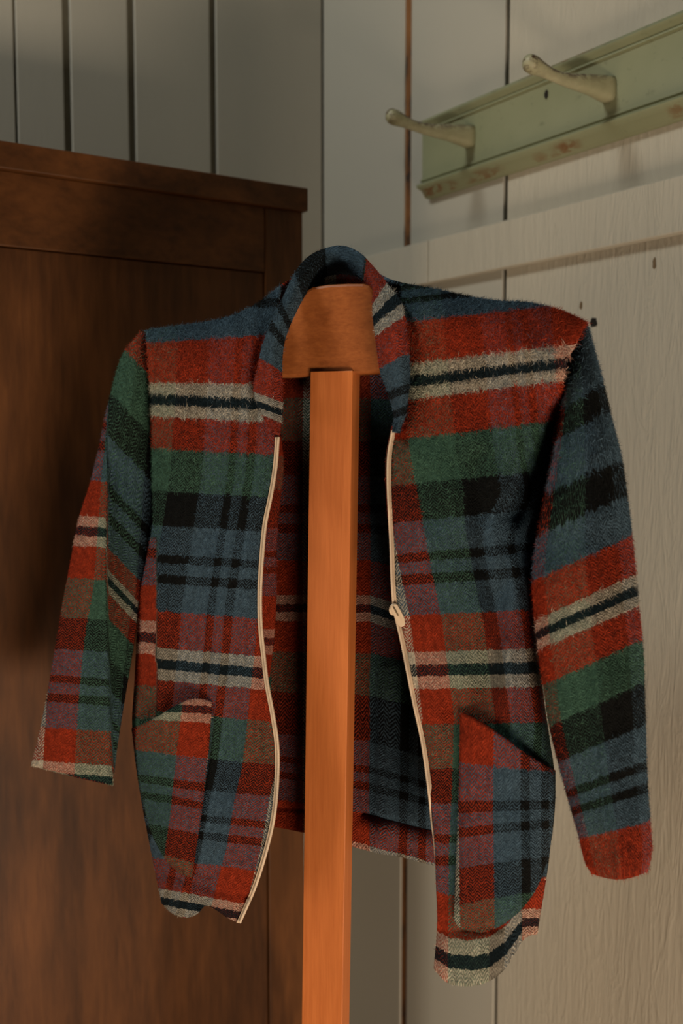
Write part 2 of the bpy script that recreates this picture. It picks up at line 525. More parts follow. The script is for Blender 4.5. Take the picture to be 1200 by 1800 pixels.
# ------------------------------------------------------------------ coat rack with pegs
TK = 0.024
RW = C0 + NR * 0.0006
RF = C0 + NR * TK
rk_s0 = float(np.dot(hit(735, 280, RF, NR) - C0, -UR))
rk_s1 = 1.15
zt = hit(900, 143, RF, NR)[2]
zb = hit(745, 350, C0 + NR * 0.012, NR)[2]
H = zt - zb
rack = empty('coat_rack', tuple(RW - UR * (rk_s0 + 0.3) + Z * zb)); tag(rack, 'worn pale green wooden coat rack board with pegs on the plank wall', 'coat rack')
prof = [(0, 0.0), (0.010, 0.0), (0.013, 0.015), (0.020, 0.09), (0.0265, 0.125), (0.0275, 0.15), (0.0250, 0.175), (0.0175, 0.192), (0.0165, 0.21),
        (0.0195, 0.222), (0.0195, 0.24), (0.0160, 0.252), (0.0155, 0.27), (0.0155, 0.83), (0.0160, 0.845), (0.0195, 0.853), (0.0195, 0.868), (0.0175, 0.88),
        (0.0185, 0.895), (0.0245, 0.92), (0.0265, 0.95), (0.024, 0.985), (0.018, 1.0), (0, 1.0)]
NS = 160
vs, fs = [], []
for k in range(NS + 1):
    s = rk_s0 + (rk_s1 - rk_s0) * k / NS
    for (dd, hh) in prof:
        e = 0.006 * max(0, (dd - 0.012) / 0.012) if k == 0 else 0
        vs.append(RW - UR * (s + (0.004 if (k == 0 and hh < 0.1) else 0) + (0.0 if k else 0.004 * max(0, 0.5 - abs(hh - 0.5)) * 0)) + NR * dd + Z * (zb + H * hh))
m_ = len(prof)
for k in range(NS):
    for i in range(m_):
        j = (i + 1) % m_
        fs.append([k * m_ + i, k * m_ + j, (k + 1) * m_ + j, (k + 1) * m_ + i])
fs.append(list(range(m_))); fs.append([NS * m_ + i for i in range(m_)][::-1])
me = pydata('backboard', vs, fs)
wa = me.attributes.new('wear', 'FLOAT', 'POINT'); wa.data.foreach_set('value', [1.0 if (0.005 < hh < 0.10 or hh > 0.97) and dd > 0.011 else 0.0 for _ in range(NS + 1) for dd, hh in prof])
bb = link('backboard', me, M['green'], None, False); reparent(bb, rack)
import bmesh
def fix_normals(me):
    bm = bmesh.new(); bm.from_mesh(me); bmesh.ops.recalc_face_normals(bm, faces=bm.faces); bm.to_mesh(me); bm.free()
fix_normals(me)
try:
    me.set_sharp_from_angle(angle=math.radians(40))
except Exception:
    pass
me.polygons.foreach_set('use_smooth', [True] * len(me.polygons))

def peg(base_px, tip_px):
    FP = C0 + NR * 0.0165
    base = hit(*base_px, FP, NR)
    # peg length along the wall normal so that its tip lands at tip_px
    best = min(np.linspace(0.02, 0.25, 400), key=lambda L: abs(600 + F * ((base + NR * L)[0]) / (((base + NR * L)[1]) * cp + (CAMH - (base + NR * L)[2]) * sp_) - tip_px[0]))
    L = best
    # profile: wide flat root, thin waist, bulb
    st = [(0.0, 0.0125, 0.0165, 0.0), (0.08, 0.0115, 0.0155, 0.0), (0.25, 0.0090, 0.0125, 0.0), (0.45, 0.0070, 0.0095, -0.002), (0.60, 0.0062, 0.0078, -0.002),
          (0.72, 0.0068, 0.0076, 0.000), (0.82, 0.0090, 0.0092, 0.003), (0.90, 0.0112, 0.0112, 0.005), (0.955, 0.0108, 0.0108, 0.006), (0.985, 0.0080, 0.0080, 0.0065), (1.0, 0.0030, 0.0030, 0.0065)]
    A = np.array(st); tt = np.linspace(0, 1, 40) ** 0.8
    vs, fs, wear = [], [], []; K = 20
    for t in tt:
        rx, rz, up = (np.interp(t, A[:, 0], A[:, j]) for j in (1, 2, 3))
        sq = max(0.0, 1 - t / 0.5)       # squarish at the root
        for k in range(K):
            a = 2 * math.pi * k / K
            ca, sa = math.cos(a), math.sin(a)
            ex = 1.0 - 0.45 * sq
            cx, sx = math.copysign(abs(ca) ** ex, ca), math.copysign(abs(sa) ** ex, sa)
            vs.append(base + NR * L * t - UR * rx * cx + Z * (rz * sx + up))
            wear.append(min(1.0, (0.10 + 1.3 * max(0, sa)) * (0.30 + 1.2 * t) + (0.35 if t > 0.93 else 0)))
    n = len(tt)
    for i in range(n - 1):
        for k in range(K):
            fs.append([i * K + k, i * K + (k + 1) % K, (i + 1) * K + (k + 1) % K, (i + 1) * K + k])
    fs.append(list(range(K))); fs.append([(n - 1) * K + k for k in range(K)][::-1])
    me = pydata('peg', vs, fs); fix_normals(me)
    a = me.attributes.new('wear', 'FLOAT', 'POINT'); a.data.foreach_set('value', wear)
    ob = link('peg', me, M['peg']); reparent(ob, rack)
peg((826, 241), (680, 215))
peg((1070, 158), (922, 128))
blot('screw_hole', 960, 166, 0.004, 0.006, M['hole'], rack, 0.0165)

# ------------------------------------------------------------------ jacket: planes and depth fields
TH = math.tan(math.radians(21))
def base(px):
    return 1.0 / (1 + TH * (np.asarray(px, float) - 590) / F)

def fold(px, py, x0, y0, x1, y1, w, a):
    """soft ridge along a segment, a metres towards the viewer"""
    dx, dy = x1 - x0, y1 - y0
    L2 = dx * dx + dy * dy
    t = np.clip(((px - x0) * dx + (py - y0) * dy) / L2, 0, 1)
    q = ((px - x0 - t * dx) ** 2 + (py - y0 - t * dy) ** 2) / (w * w)
    return -a * np.exp(-q)

def wob(px, py, seed, amp):
    r = np.random.default_rng(seed); out = 0
    for i in range(7):
        th = r.uniform(0, math.pi); k = r.uniform(0.006, 0.028)
        out = out + np.sin((px * math.cos(th) + py * math.sin(th)) * 2 * math.pi * k * 0.5 + r.uniform(0, 6.28)) * amp / (1 + i * 0.35)
    return out

ROOT = W(585, 1000, 1.02); ROOT[2] = W(600, 1620, 1.0)[2]
jacket = empty('jacket', tuple(W(590, 1620, 1.0)))
tag(jacket, 'red, green and blue plaid wool jacket with open cream zip hanging on wooden stand', 'jacket')

def tbl(y, ys, xs): return np.interp(y, ys, xs)

# boundaries of the two front panels
LZ = [(470, 745), (487, 768), (483, 820), (475, 870), (465, 920), (460, 970), (456, 1040), (457, 1100), (462, 1150), (468, 1200), (479, 1260), (486, 1310), (486, 1370), (479, 1440), (465, 1500), (446, 1560), (419, 1622)]
LS = [(256, 581), (260, 640), (264, 700), (266, 770), (267, 850), (268, 920), (256, 985), (244, 1040), (240, 1120), (236, 1200), (232, 1270), (238, 1340), (247, 1400), (258, 1460), (270, 1520), (277, 1555), (284, 1588)]
LTOP = [(256, 581), (300, 574), (345, 568), (390, 560), (430, 545), (465, 524), (492, 502)]
LBOT = [(284, 1588), (300, 1604), (322, 1613), (345, 1608), (362, 1592), (380, 1600), (400, 1614), (419, 1622)]
LZTOP = [(492, 502), (480, 560), (462, 610), (452, 660), (452, 705), (466, 742), (487, 768)]
RZ = [(692, 757), (685, 800), (684, 850), (686, 900), (689, 960), (691, 1020), (695, 1070), (706, 1120), (718, 1180), (730, 1240), (743, 1300), (752, 1360), (758, 1420), (763, 1480), (766, 1560), (768, 1620), (762, 1703)]
RZTOP = [(704, 500), (708, 540), (714, 590), (715, 650), (710, 700), (702, 735), (692, 757)]
RS = [(1031, 566), (1014, 600), (996, 640), (988, 690), (984, 740), (972, 800), (958, 870), (946, 940), (942, 1010), (944, 1080), (949, 1150), (956, 1230), (966, 1300), (974, 1360), (973, 1420), (968, 1480), (962, 1530), (954, 1580), (944, 1642)]
RTOP = [(704, 500), (760, 507), (815, 519), (870, 528), (930, 532), (985, 545), (1031, 566)]
RBOT = [(762, 1703), (785, 1727), (820, 1734), (855, 1727), (885, 1706), (905, 1676), (924, 1648), (944, 1642)]

lz = np.array(LZTOP[:-1] + LZ[1:], float); ls = np.array(LS, float)
rz = np.array(RZTOP[:-1] + RZ, float); rs = np.array(RS, float)
def ridge_l(x): return tbl(x, *zip(*LTOP))
def ridge_r(x): return tbl(x, *zip(*RTOP))

def quarter(q):
    q = np.clip(q, 0, 1)
    return 1 - np.sqrt(np.clip(1 - (1 - q) ** 2, 0, 1))

def d_left(px, py):
    px = np.asarray(px, float); py = np.asarray(py, float)
    x0 = tbl(py, ls[:, 1], ls[:, 0]); x1 = tbl(py, lz[:, 1], lz[:, 0])
    s = (px - x0) / (x1 - x0)
    off = -0.040 + 0.0 * s
    off = off + 0.050 * quarter(s / 0.30) * sstep(py, 580, 700)
    off = off + 0.055 * quarter((py - ridge_l(px)) / 85.0)
    off = off + 0.006 * sstep(s, 0.88, 1.02)
    # lower front swings forward, drape waves
    off = off - 0.020 * sstep(py, 1000, 1600)
    off = off + fold(px, py, 275, 960, 285, 1240, 14, 0.006) + fold(px, py, 300, 1140, 330, 1230, 22, 0.004)
    off = off + fold(px, py, 405, 780, 390, 1250, 26, 0.004) + fold(px, py, 440, 1280, 400, 1590, 20, 0.005) + fold(px, py, 360, 1540, 362, 1592, 14, -0.009)
    off = off + fold(px, py, 320, 1560, 322, 1612, 18, 0.007) + fold(px, py, 300, 620, 340, 780, 25, 0.003) + fold(px, py, 275, 1538, 440, 1578, 7, -0.0035)
    off = off + wob(px, py, 3, 0.0018)
    return base(px) + off

def d_right(px, py):
    px = np.asarray(px, float); py = np.asarray(py, float)
    x0 = tbl(py, rz[:, 1], rz[:, 0]); x1 = tbl(py, rs[:, 1], rs[:, 0])
    s = (px - x0) / (x1 - x0)
    off = -0.040 + 0.0 * s
    off = off + 0.065 * quarter((1 - s) / 0.32) * sstep(py, 600, 800)
    off = off + 0.055 * quarter((py - ridge_r(px)) / 75.0)
    off = off + 0.008 * sstep(1 - s, 0.90, 1.02)
    off = off - 0.015 * sstep(py, 1000, 1650)
    # deep fold running from the armhole towards the waist, chest roll beside the zip
    off = off + fold(px, py, 985, 730, 905, 900, 26, -0.024) + fold(px, py, 905, 900, 850, 1230, 22, -0.009) + fold(px, py, 840, 800, 845, 1000, 16, -0.006)
    off = off + fold(px, py, 775, 760, 800, 1180, 34, 0.008) + fold(px, py, 900, 610, 985, 640, 28, 0.008) + fold(px, py, 720, 790, 735, 1000, 16, 0.004)
    off = off + fold(px, py, 893, 980, 900, 1240, 22, 0.006) + fold(px, py, 795, 1250, 785, 1620, 14, -0.005)
    off = off + fold(px, py, 770, 1640, 925, 1625, 8, -0.004) + fold(px, py, 830, 1660, 830, 1730, 26, 0.006) + fold(px, py, 905, 1640, 915, 1690, 14, -0.006)
    off = off + wob(px, py, 5, 0.0018)
    return base(px) + off

# --------------------------------------------------- plaid coordinates (threads counted in sett units)
LYT = [480, 598, 672, 735, 790, 865, 925, 1078, 1142, 1200, 1255, 1330, 1385, 1515, 1570, 1614, 1660]
LVT = [-118, 0, 60, 118, 173, 248, 308, 458, 518, 576, 631, 706, 766, 916, 976, 1034, 1090]
def uv_left(px, py):
    sl = np.interp(py, [590, 640, 700, 1000, 1150, 1400, 1520, 1570, 1620], [-0.07, -0.02, 0.05, 0.06, 0.09, 0.09, 0.12, 0.19, 0.18])
    ye = py - sl * (px - 330)
    V = np.interp(ye, LYT, LVT)
    x0 = np.interp(py, [500, 830, 1060, 1150, 1290, 1350, 1400, 1490, 1550, 1640], [510, 490, 455, 447, 432, 425, 413, 398, 382, 360])
    dx = px - x0
    U = 458 + np.where(dx < 0, dx * 1.10, dx)
    side = (px < 275) & (py > 945) & (py < 1262)        # beyond the side fold
    U = np.where(side, 20 + (px - 240), U); V = np.where(side, V + 44, V)
    return U, V
RYT = [480, 556, 628, 692, 760, 842, 907, 1078, 1143, 1210, 1272, 1350, 1410, 1575, 1652, 1733, 1800]
def uv_right(px, py):
    sl = np.interp(py, [520, 650, 720, 850, 950, 1080, 1200, 1500, 1800], [-0.10, -0.12, -0.13, -0.10, -0.09, -0.04, -0.02, 0.0, 0.0])
    ye = py - sl * (px - 800)
    # the hem curves up to the side
    ye = ye + sstep(py, 1500, 1640) * np.interp(px, [760, 790, 830, 860, 890, 910, 930, 950], [22, 4, 0, 6, 28, 58, 84, 92])
    V = np.interp(ye, RYT, LVT)
    x1 = np.interp(py, [500, 790, 900, 1000, 1090, 1180, 1260, 1400, 1500, 1800], [690, 718, 739, 757, 776, 787, 797, 793, 788, 786])
    dx = px - x1
    a = np.interp(dx, [-200, 0, 82, 148, 190, 300], [-200, 0, 75, 135, 185, 320])
    c = np.interp(dx, [-200, 0, 73, 98, 140, 155, 175, 210, 300], [-200, 0, 75, 135, 185, 200, 222, 262, 360])
    k = sstep(py, 850, 960)
    U = 173 + a * (1 - k) + c * k
    tip = (px > 917) & (py > 1540)                     # hem end turned past the side seam
    U = np.where(tip, 12 + (px - 917), U); V = np.where(tip, np.interp(py, [1540, 1598, 1613, 1628, 1645], [930, 976, 996, 1014, 1032]), V)
    return U, V
def warp_weight(px, py):
    w = np.interp(py, [560, 700, 800, 1000, 1150, 1300], [0.12, 0.17, 0.36, 0.42, 0.44, 0.48])
    return w

# --------------------------------------------------- cloth sheet builder
def coons(top, bot, left, right, nu, nv):
    T = catmull(top, nu); B = catmull(bot, nu); L = catmull(left, nv); R = catmull(right, nv)
    u = np.linspace(0, 1, nu)[None, :, None]; v = np.linspace(0, 1, nv)[:, None, None]
    S = (1 - v) * T[None] + v * B[None] + (1 - u) * L[:, None] + u * R[:, None]
    S = S - ((1 - u) * (1 - v) * T[0] + u * (1 - v) * T[-1] + (1 - u) * v * B[0] + u * v * B[-1])
    return S[..., 0], S[..., 1]

def sheet(name, P, U, V, wgt, parent, thick=0.0032, nap=0, nap_len=0.006, front=True, nap_weight=None, offset=-1.0, nap_dir=(0.2, 0, -0.6), mat=None, nap_scale=None):
    """P (nv,nu,3) grid; the + side is the outside of the cloth"""
    nv, nu = P.shape[:2]
    du = np.gradient(P, axis=1); dv = np.gradient(P, axis=0)
    N = np.cross(dv, du); N /= np.linalg.norm(N, axis=2)[..., None] + 1e-12
    view = np.array([0, 0, CAMH]) - P
    flip = (np.median((N * view).sum(2)) < 0) == front if front is not None else False
    if flip: N = -N
    idx = np.arange(nv * nu).reshape(nv, nu)
    q = np.stack([idx[:-1, :-1], idx[1:, :-1], idx[1:, 1:], idx[:-1, 1:]], -1).reshape(-1, 4)
    if flip: q = q[:, ::-1]
    me = bpy.data.meshes.new(name)
    me.from_pydata(P.reshape(-1, 3).tolist(), [], q.tolist())
    uvl = me.uv_layers.new(name='UVMap')
    uvs = np.stack([U, V], -1).reshape(-1, 2) / SP
    lv = np.empty(len(me.loops), int); me.loops.foreach_get('vertex_index', lv)
    uvl.data.foreach_set('uv', uvs[lv].ravel())
    w = np.broadcast_to(wgt, U.shape).astype(float)
    a = me.attributes.new('warp', 'FLOAT', 'POINT'); a.data.foreach_set('value', w.ravel())
    me.update()
    ob = link(name, me, mat or M['plaid']); reparent(ob, parent)
    sm = ob.modifiers.new('cloth_thickness', 'SOLIDIFY'); sm.thickness = thick; sm.offset = offset
    if nap:
        fibres(ob, P, N, uvs.reshape(nv, nu, 2), w, nap, nap_len, nap_weight, nap_dir, nap_scale)
    return ob

def fibres(owner, P, N, UVg, w, count, length, weight, nap_dir, lscale=None):
    nv, nu = P.shape[:2]
    A = P[:-1, :-1]; e1 = P[:-1, 1:] - A; e2 = P[1:, :-1] - A
    area = np.linalg.norm(np.cross(e1, e2), axis=2)
    if weight is not None: area = area * weight[:-1, :-1]
    pr = (area / area.sum()).ravel()
    pick = RNG.choice(len(pr), count, p=pr)
    i, j = np.unravel_index(pick, area.shape)
    a, b = RNG.random(count), RNG.random(count)
    def lerp(G):
        aa = a[:, None] if G.ndim == 3 else a; bb = b[:, None] if G.ndim == 3 else b
        return (G[i, j] * (1 - aa) * (1 - bb) + G[i, j + 1] * aa * (1 - bb) + G[i + 1, j] * (1 - aa) * bb + G[i + 1, j + 1] * aa * bb)
    p = lerp(P); n = lerp(N); n /= np.linalg.norm(n, axis=1)[:, None]; uv = lerp(UVg); ww = lerp(w)
    t = RNG.normal(0, 0.9, (count, 3)) + np.array(nap_dir)
    t -= n * (t * n).sum(1)[:, None]
    t /= np.linalg.norm(t, axis=1)[:, None] + 1e-9
    ln = length * RNG.uniform(0.45, 1.15, count) ** 1.3
    if lscale is not None: ln = ln * lerp(lscale)
    up = RNG.uniform(0.15, 0.75, count)[:, None]
    d1 = t + n * up; d1 /= np.linalg.norm(d1, axis=1)[:, None]
    t2 = t + RNG.normal(0, 0.7, (count, 3)); d2 = t2 + n * up * 0.2; d2 /= np.linalg.norm(d2, axis=1)[:, None]
    side = np.cross(d1, n + RNG.normal(0, 0.4, (count, 3))); side /= np.linalg.norm(side, axis=1)[:, None] + 1e-9
    wd = RNG.uniform(0.00010, 0.00021, count)[:, None]
    r0 = p - n * 0.0004
    m1 = r0 + d1 * (ln * 0.5)[:, None]; tip = m1 + d2 * (ln * 0.5)[:, None]
    vs = np.stack([r0 - side * wd, r0 + side * wd, m1 + side * wd * 0.8, m1 - side * wd * 0.8, tip], 1).reshape(-1, 3)
    k = np.arange(count)[:, None] * 5
    faces = []
    loops = np.concatenate([k + np.array([0, 1, 2, 3]), k + np.array([3, 2, 4])], 1)   # 7 loops per fibre
    me = bpy.data.meshes.new('wool_nap')
    me.vertices.add(count * 5); me.vertices.foreach_set('co', vs.ravel())
    me.loops.add(count * 7); me.loops.foreach_set('vertex_index', loops.ravel().astype(np.int32))
    me.polygons.add(count * 2)
    st = (np.arange(count)[:, None] * 7 + np.array([0, 4])).ravel().astype(np.int32)
    me.polygons.foreach_set('loop_start', st)
    uvl = me.uv_layers.new(name='UVMap')
    uvl.data.foreach_set('uv', np.repeat(uv, 7, axis=0).ravel())
    at = me.attributes.new('warp', 'FLOAT', 'POINT'); at.data.foreach_set('value', np.repeat(ww, 5))
    tn = me.attributes.new('tone', 'FLOAT', 'POINT'); tn.data.foreach_set('value', np.repeat(RNG.random(count), 5))
    me.update(calc_edges=True); me.validate()
    ob = link('wool_nap', me, M['nap'])
    ob.parent = owner
    ob['kind'] = 'stuff'
    return ob

# front panel, left of picture
lside = LS; lright = LZTOP[:-1] + LZ[1:]
PX, PY = coons(LTOP, LBOT, lside, lright, 84, 200)
D = d_left(PX, PY)
U, V = uv_left(PX, PY)
fw = np.interp(PY, [560, 800, 1100, 1600], [1.5, 1.2, 0.7, 0.5])
front_l = sheet('front_panel', W(PX, PY, D), U, V, warp_weight(PX, PY) * (1 - 0.5 * sstep(V, 955, 980)), jacket, nap=60000, nap_len=0.0070, nap_weight=fw, nap_scale=np.interp(PY, [560, 760, 1000, 1200], [1.1, 0.95, 0.62, 0.5]))
tag(front_l, 'left front panel in the picture with the shorter hem')
# front panel, right of picture
PX, PY = coons(RTOP, RBOT, RZTOP[:-1] + RZ, RS, 96, 210)
D = d_right(PX, PY)
U, V = uv_right(PX, PY); V = np.minimum(V, 1032)
fw = np.interp(PY, [540, 800, 1100, 1650], [1.5, 1.2, 0.7, 0.5])
front_r = sheet('front_panel', W(PX, PY, D), U, V, warp_weight(PX, PY) * (1 - 0.5 * sstep(V, 955, 980)), jacket, nap=70000, nap_len=0.0070, nap_weight=fw, nap_scale=np.interp(PY, [560, 760, 1000, 1200], [1.1, 0.95, 0.62, 0.5]))
tag(front_r, 'right front panel in the picture with the longer hem')

# back panel: inside is seen through the opening, outside wraps to the side seams and over the shoulders
BTOP = LTOP[:-1] + [(500, 496), (545, 476), (600, 468), (650, 474), (690, 492)] + RTOP[1:]
BBOT = [(276, 1436), (380, 1440), (475, 1451), (540, 1463), (630, 1489), (700, 1504), (760, 1519), (860, 1540), (948, 1556)]
BL = [(256, 581), (262, 640), (266, 720), (268, 850), (269, 940), (262, 1000), (256, 1100), (254, 1250), (262, 1380), (276, 1436)]
BR = [(1031, 566), (1010, 610), (993, 660), (984, 740), (968, 850), (950, 960), (944, 1060), (948, 1150), (956, 1280), (964, 1400), (958, 1500), (948, 1556)]
PX, PY = coons(BTOP, BBOT, BL, BR, 110, 180)
bl = np.array(BL, float); br = np.array(BR, float); bt = np.array(BTOP, float)
def d_back(px, py):
    x0 = tbl(py, bl[:, 1], bl[:, 0]); x1 = tbl(py, br[:, 1], br[:, 0])
    s = np.clip((px - x0) / (x1 - x0), 0, 1)
    off = 0.088 - 0.078 * quarter(s / 0.28) - 0.078 * quarter((1 - s) / 0.28)
    ry = tbl(px, bt[:, 0], bt[:, 1])
    top = quarter((py - ry) / 90.0)
    neck = sstep(px, 470, 560) * (1 - sstep(px, 640, 720))
    off = off * (1 - top) + top * (0.015 + 0.055 * neck)
    off = off + fold(px, py, 690, 1180, 675, 1470, 20, 0.012) + fold(px, py, 715, 1150, 740, 1400, 18, -0.008) + fold(px, py, 640, 1430, 770, 1462, 7, -0.007) + fold(px, py, 640, 1452, 770, 1486, 12, 0.006)
    off = off + fold(px, py, 470, 1418, 545, 1424, 5, -0.004)
    return base(px) + off + wob(px, py, 9, 0.0012)
D = d_back(PX, PY)
yb = PY - np.interp(PY, [700, 1060, 1200, 1450], [0.0, 0.0, 0.02, 0.18]) * (PX - 520) - np.clip(PX - 650, 0, 110) * np.interp(PY, [900, 1060, 1200, 1400], [0.05, 0.33, 0.25, 0.10])
V = np.interp(yb, [480, 560, 640, 700, 985, 1045, 1091, 1145, 1215, 1290, 1405, 1455, 1480], [-80, 60, 118, 173, 458, 518, 576, 631, 706, 766, 912, 972, 996])
U = -(PX - 652) * 1.0          # mirrored: seen from inside
U = np.where(PX > 652, U * 1.0, U)
back = sheet('back_panel', W(PX, PY, D), U, V, np.clip(np.interp(PY, [660, 900, 1100], [0.5, 0.5, 0.5]), 0, 1), jacket, front=False, nap=9000, nap_len=0.006, offset=-1.0)
tag(back, 'back of the jacket seen from inside through the open front')

# --------------------------------------------------- sleeves
def sleeve(name, rings, front_prof, uvf, nap, seed, label, nap_dir=(0.2, 0, -0.6), sag=0.0):
    """rings: (Lx,Ly,Rx,Ry,depth,half_depth); front_prof(f, t)-> depth factor; loft along the arm"""
    A = catmull([list(r[:6]) for r in rings], 150)
    # keep parameter of the original rings
    nv = len(A); nf, nb = 56, 30
    f = np.concatenate([np.linspace(0, 1, nf), np.linspace(1, 0, nb)[1:]])
    isb = np.concatenate([np.zeros(nf, bool), np.ones(nb - 1, bool)])
    PX = A[:, 0:1] * (1 - f) + A[:, 2:3] * f
    PY = A[:, 1:2] * (1 - f) + A[:, 3:4] * f
    t = np.linspace(0, 1, nv)[:, None]
    PY = PY + sag * np.sin(np.pi * f)[None, :] * sstep(t, 0.88, 1.0)
    ell = np.sqrt(np.clip(1 - (2 * f - 1) ** 2, 0, 1))[None, :]
    fr = front_prof(np.broadcast_to(f, PX.shape), np.broadcast_to(t, PX.shape), PX, PY)
    D = A[:, 4:5] + A[:, 5:6] * np.where(isb[None, :], ell, fr)
    D = D + wob(PX, PY, seed, 0.0012) * (ell > 0.05)
    U, V = uvf(PX, PY, np.broadcast_to(f, PX.shape), np.broadcast_to(isb, PX.shape), np.broadcast_to(t, PX.shape))
    P = W(PX, PY, D)
    wg = np.full(PX.shape, 0.0) + sleeve_w(PX, PY)
    # only the outward half of the nap is laid on the visible side as well as the back
    ob = sheet(name, P, U, V, wg, jacket, nap=nap * 2, nap_len=0.0068, front=True, nap_scale=np.where(PX < 600, np.interp(PY, [580, 800, 1050], [1.0, 0.8, 0.5]), np.interp(PY, [580, 900, 1500], [1.15, 1.0, 0.8])), nap_weight=np.where(isb[None, :], 0.3, 1.0) * np.ones(PX.shape), nap_dir=nap_dir)
    tag(ob, label)
    return ob

sleeve_w = lambda px, py: np.where(px > 600, np.interp(py, [600, 1500], [0.2, 0.22]), np.interp(py, [600, 800, 1000, 1100], [0.25, 0.34, 0.42, 0.46]))
# left sleeve
def bs_(x, o): return float(base(x)) + o
LR = []
for (a, b_, c, d_, o, h) in [(246, 584, 257, 587, 0.020, 0.010), (216, 622, 261, 655, 0.020, 0.030), (195, 690, 265, 750, 0.020, 0.042), (178, 765, 268, 838, 0.020, 0.048), (158, 850, 268, 920, 0.015, 0.050),
                         (137, 915, 258, 985, 0.008, 0.050), (123, 990, 246, 1045, 0.0, 0.048), (108, 1070, 240, 1100, -0.008, 0.046), (94, 1155, 229, 1172, -0.014, 0.044), (80, 1235, 215, 1256, -0.018, 0.042),
                         (66, 1300, 205, 1322, -0.020, 0.040), (54, 1346, 199, 1380, -0.022, 0.040)]:
    LR.append((a, b_, c, d_, bs_((a + c) / 2, o), h))
def crease_x(py): return np.interp(py, [600, 700, 760, 850, 930, 1000, 1100, 1200, 1300, 1375], [200, 192, 187, 190, 188, 187, 190, 193, 196, 199])
def lprof(f, t, px, py):
    cx = crease_x(py)
    ell = np.sqrt(np.clip(1 - (2 * f - 1) ** 2, 0, 1))
    k = sstep(py, 700, 800)
    # rises from the outer edge to the crease, then steps back to the inner face
    q = np.clip((px - np.interp(py, [584, 622, 690, 765, 850, 915, 990, 1070, 1155, 1235, 1300, 1346], [246, 216, 195, 178, 158, 137, 123, 108, 94, 80, 66, 54])) / 75.0, 0, 1)
    outer = np.sqrt(np.clip(1 - (1 - q) ** 2, 0, 1)) * 0.95
    inner = 0.62 * np.sqrt(np.clip(1 - np.clip((px - cx) / 90.0, 0, 1) ** 2, 0, 1))
    m = sstep(px, cx - 1.5, cx + 2.5)
    z = outer * (1 - m) + inner * m
    edge = np.clip(ell * 3.2, 0, 1)
    return -(ell * (1 - k) + np.minimum(z, edge) * k)
def luv(px, py, f, isb, t):
    cx = crease_x(py)
    bd = np.interp(py, [600, 840, 1040, 1100, 1170, 1240, 1320, 1380], [200, 178, 163, 151, 143, 137, 132, 129])
    U = 173 + (px - bd)
    ye = py - 0.07 * (px - 150)
    Vo = np.interp(ye, [600, 780, 844, 906, 960, 1017, 1087, 1142, 1283, 1342, 1375], [230, 400, 458, 518, 576, 631, 706, 766, 916, 976, 1010])
    yi = py - 1.05 * (px - 225)
    Vi = np.interp(yi, [560, 650, 722, 800, 885, 955, 1000, 1055, 1130, 1240, 1400], [130, 195, 248, 308, 358, 408, 458, 545, 640, 760, 930])
    m = sstep(px, cx - 1.0, cx + 2.0)
    V = Vo * (1 - m) + Vi * m
    U = np.where(isb, 173 - (px - bd) * 0.9, U)
    V = np.where(isb, Vo, V)
    return U, V
sl_l = sleeve('sleeve', LR, lprof, luv, 22000, 21, 'sleeve hanging at the left of the picture')
# right sleeve
RR = []
RVs = []
for (a, b_, c, d_, v, o, h) in [(1014, 590, 1032, 567, 318, 0.020, 0.012), (993, 648, 1041, 604, 342, 0.018, 0.030), (985, 715, 1057, 665, 357, 0.015, 0.042), (972, 792, 1074, 735, 378, 0.010, 0.050), (957, 872, 1092, 808, 394, 0.005, 0.054),
                            (942, 952, 1103, 882, 412, 0.0, 0.056), (935, 1022, 1110, 942, 458, -0.004, 0.056), (940, 1090, 1117, 1008, 518, -0.008, 0.055), (945, 1142, 1122, 1066, 576, -0.010, 0.054), (954, 1204, 1128, 1124, 631, -0.013, 0.052),
                            (965, 1276, 1132, 1197, 706, -0.016, 0.050), (980, 1338, 1134, 1272, 766, -0.018, 0.048), (1000, 1412, 1137, 1366, 842, -0.020, 0.045), (1017, 1472, 1142, 1442, 916, -0.022, 0.042), (1028, 1516, 1145, 1496, 960, -0.022, 0.040), (1040, 1536, 1138, 1532, 990, -0.022, 0.036)]:
    RR.append((a, b_, c, d_, bs_((a + c) / 2, o), h)); RVs.append(v)
_rr = np.array([r[:6] for r in RR]); _l = np.concatenate([[0], np.cumsum(np.sqrt((np.diff(_rr, axis=0) ** 2).sum(1)))]); _l /= _l[-1]
def rprof(f, t, px, py):
    ell = np.sqrt(np.clip(1 - (2 * f - 1) ** 2, 0, 1))
    g = ell ** 0.8
    g = g + 0.10 * np.exp(-((f - 0.55) / 0.08) ** 2) * sstep(t, 0.3, 0.6) - 0.12 * np.exp(-((f - 0.36) / 0.10) ** 2) * sstep(t, 0.5, 0.8)
    return -g
def ruv(px, py, f, isb, t):
    V = np.minimum(np.interp(t, _l, RVs), 970)
    U = 150 + 185 * f
    U = np.where(isb, 150 - 185 * f, U)
    return U, V
sl_r = sleeve('sleeve', RR, rprof, ruv, 26000, 33, 'sleeve hanging at the right of the picture beside the plank wall', sag=12.0)

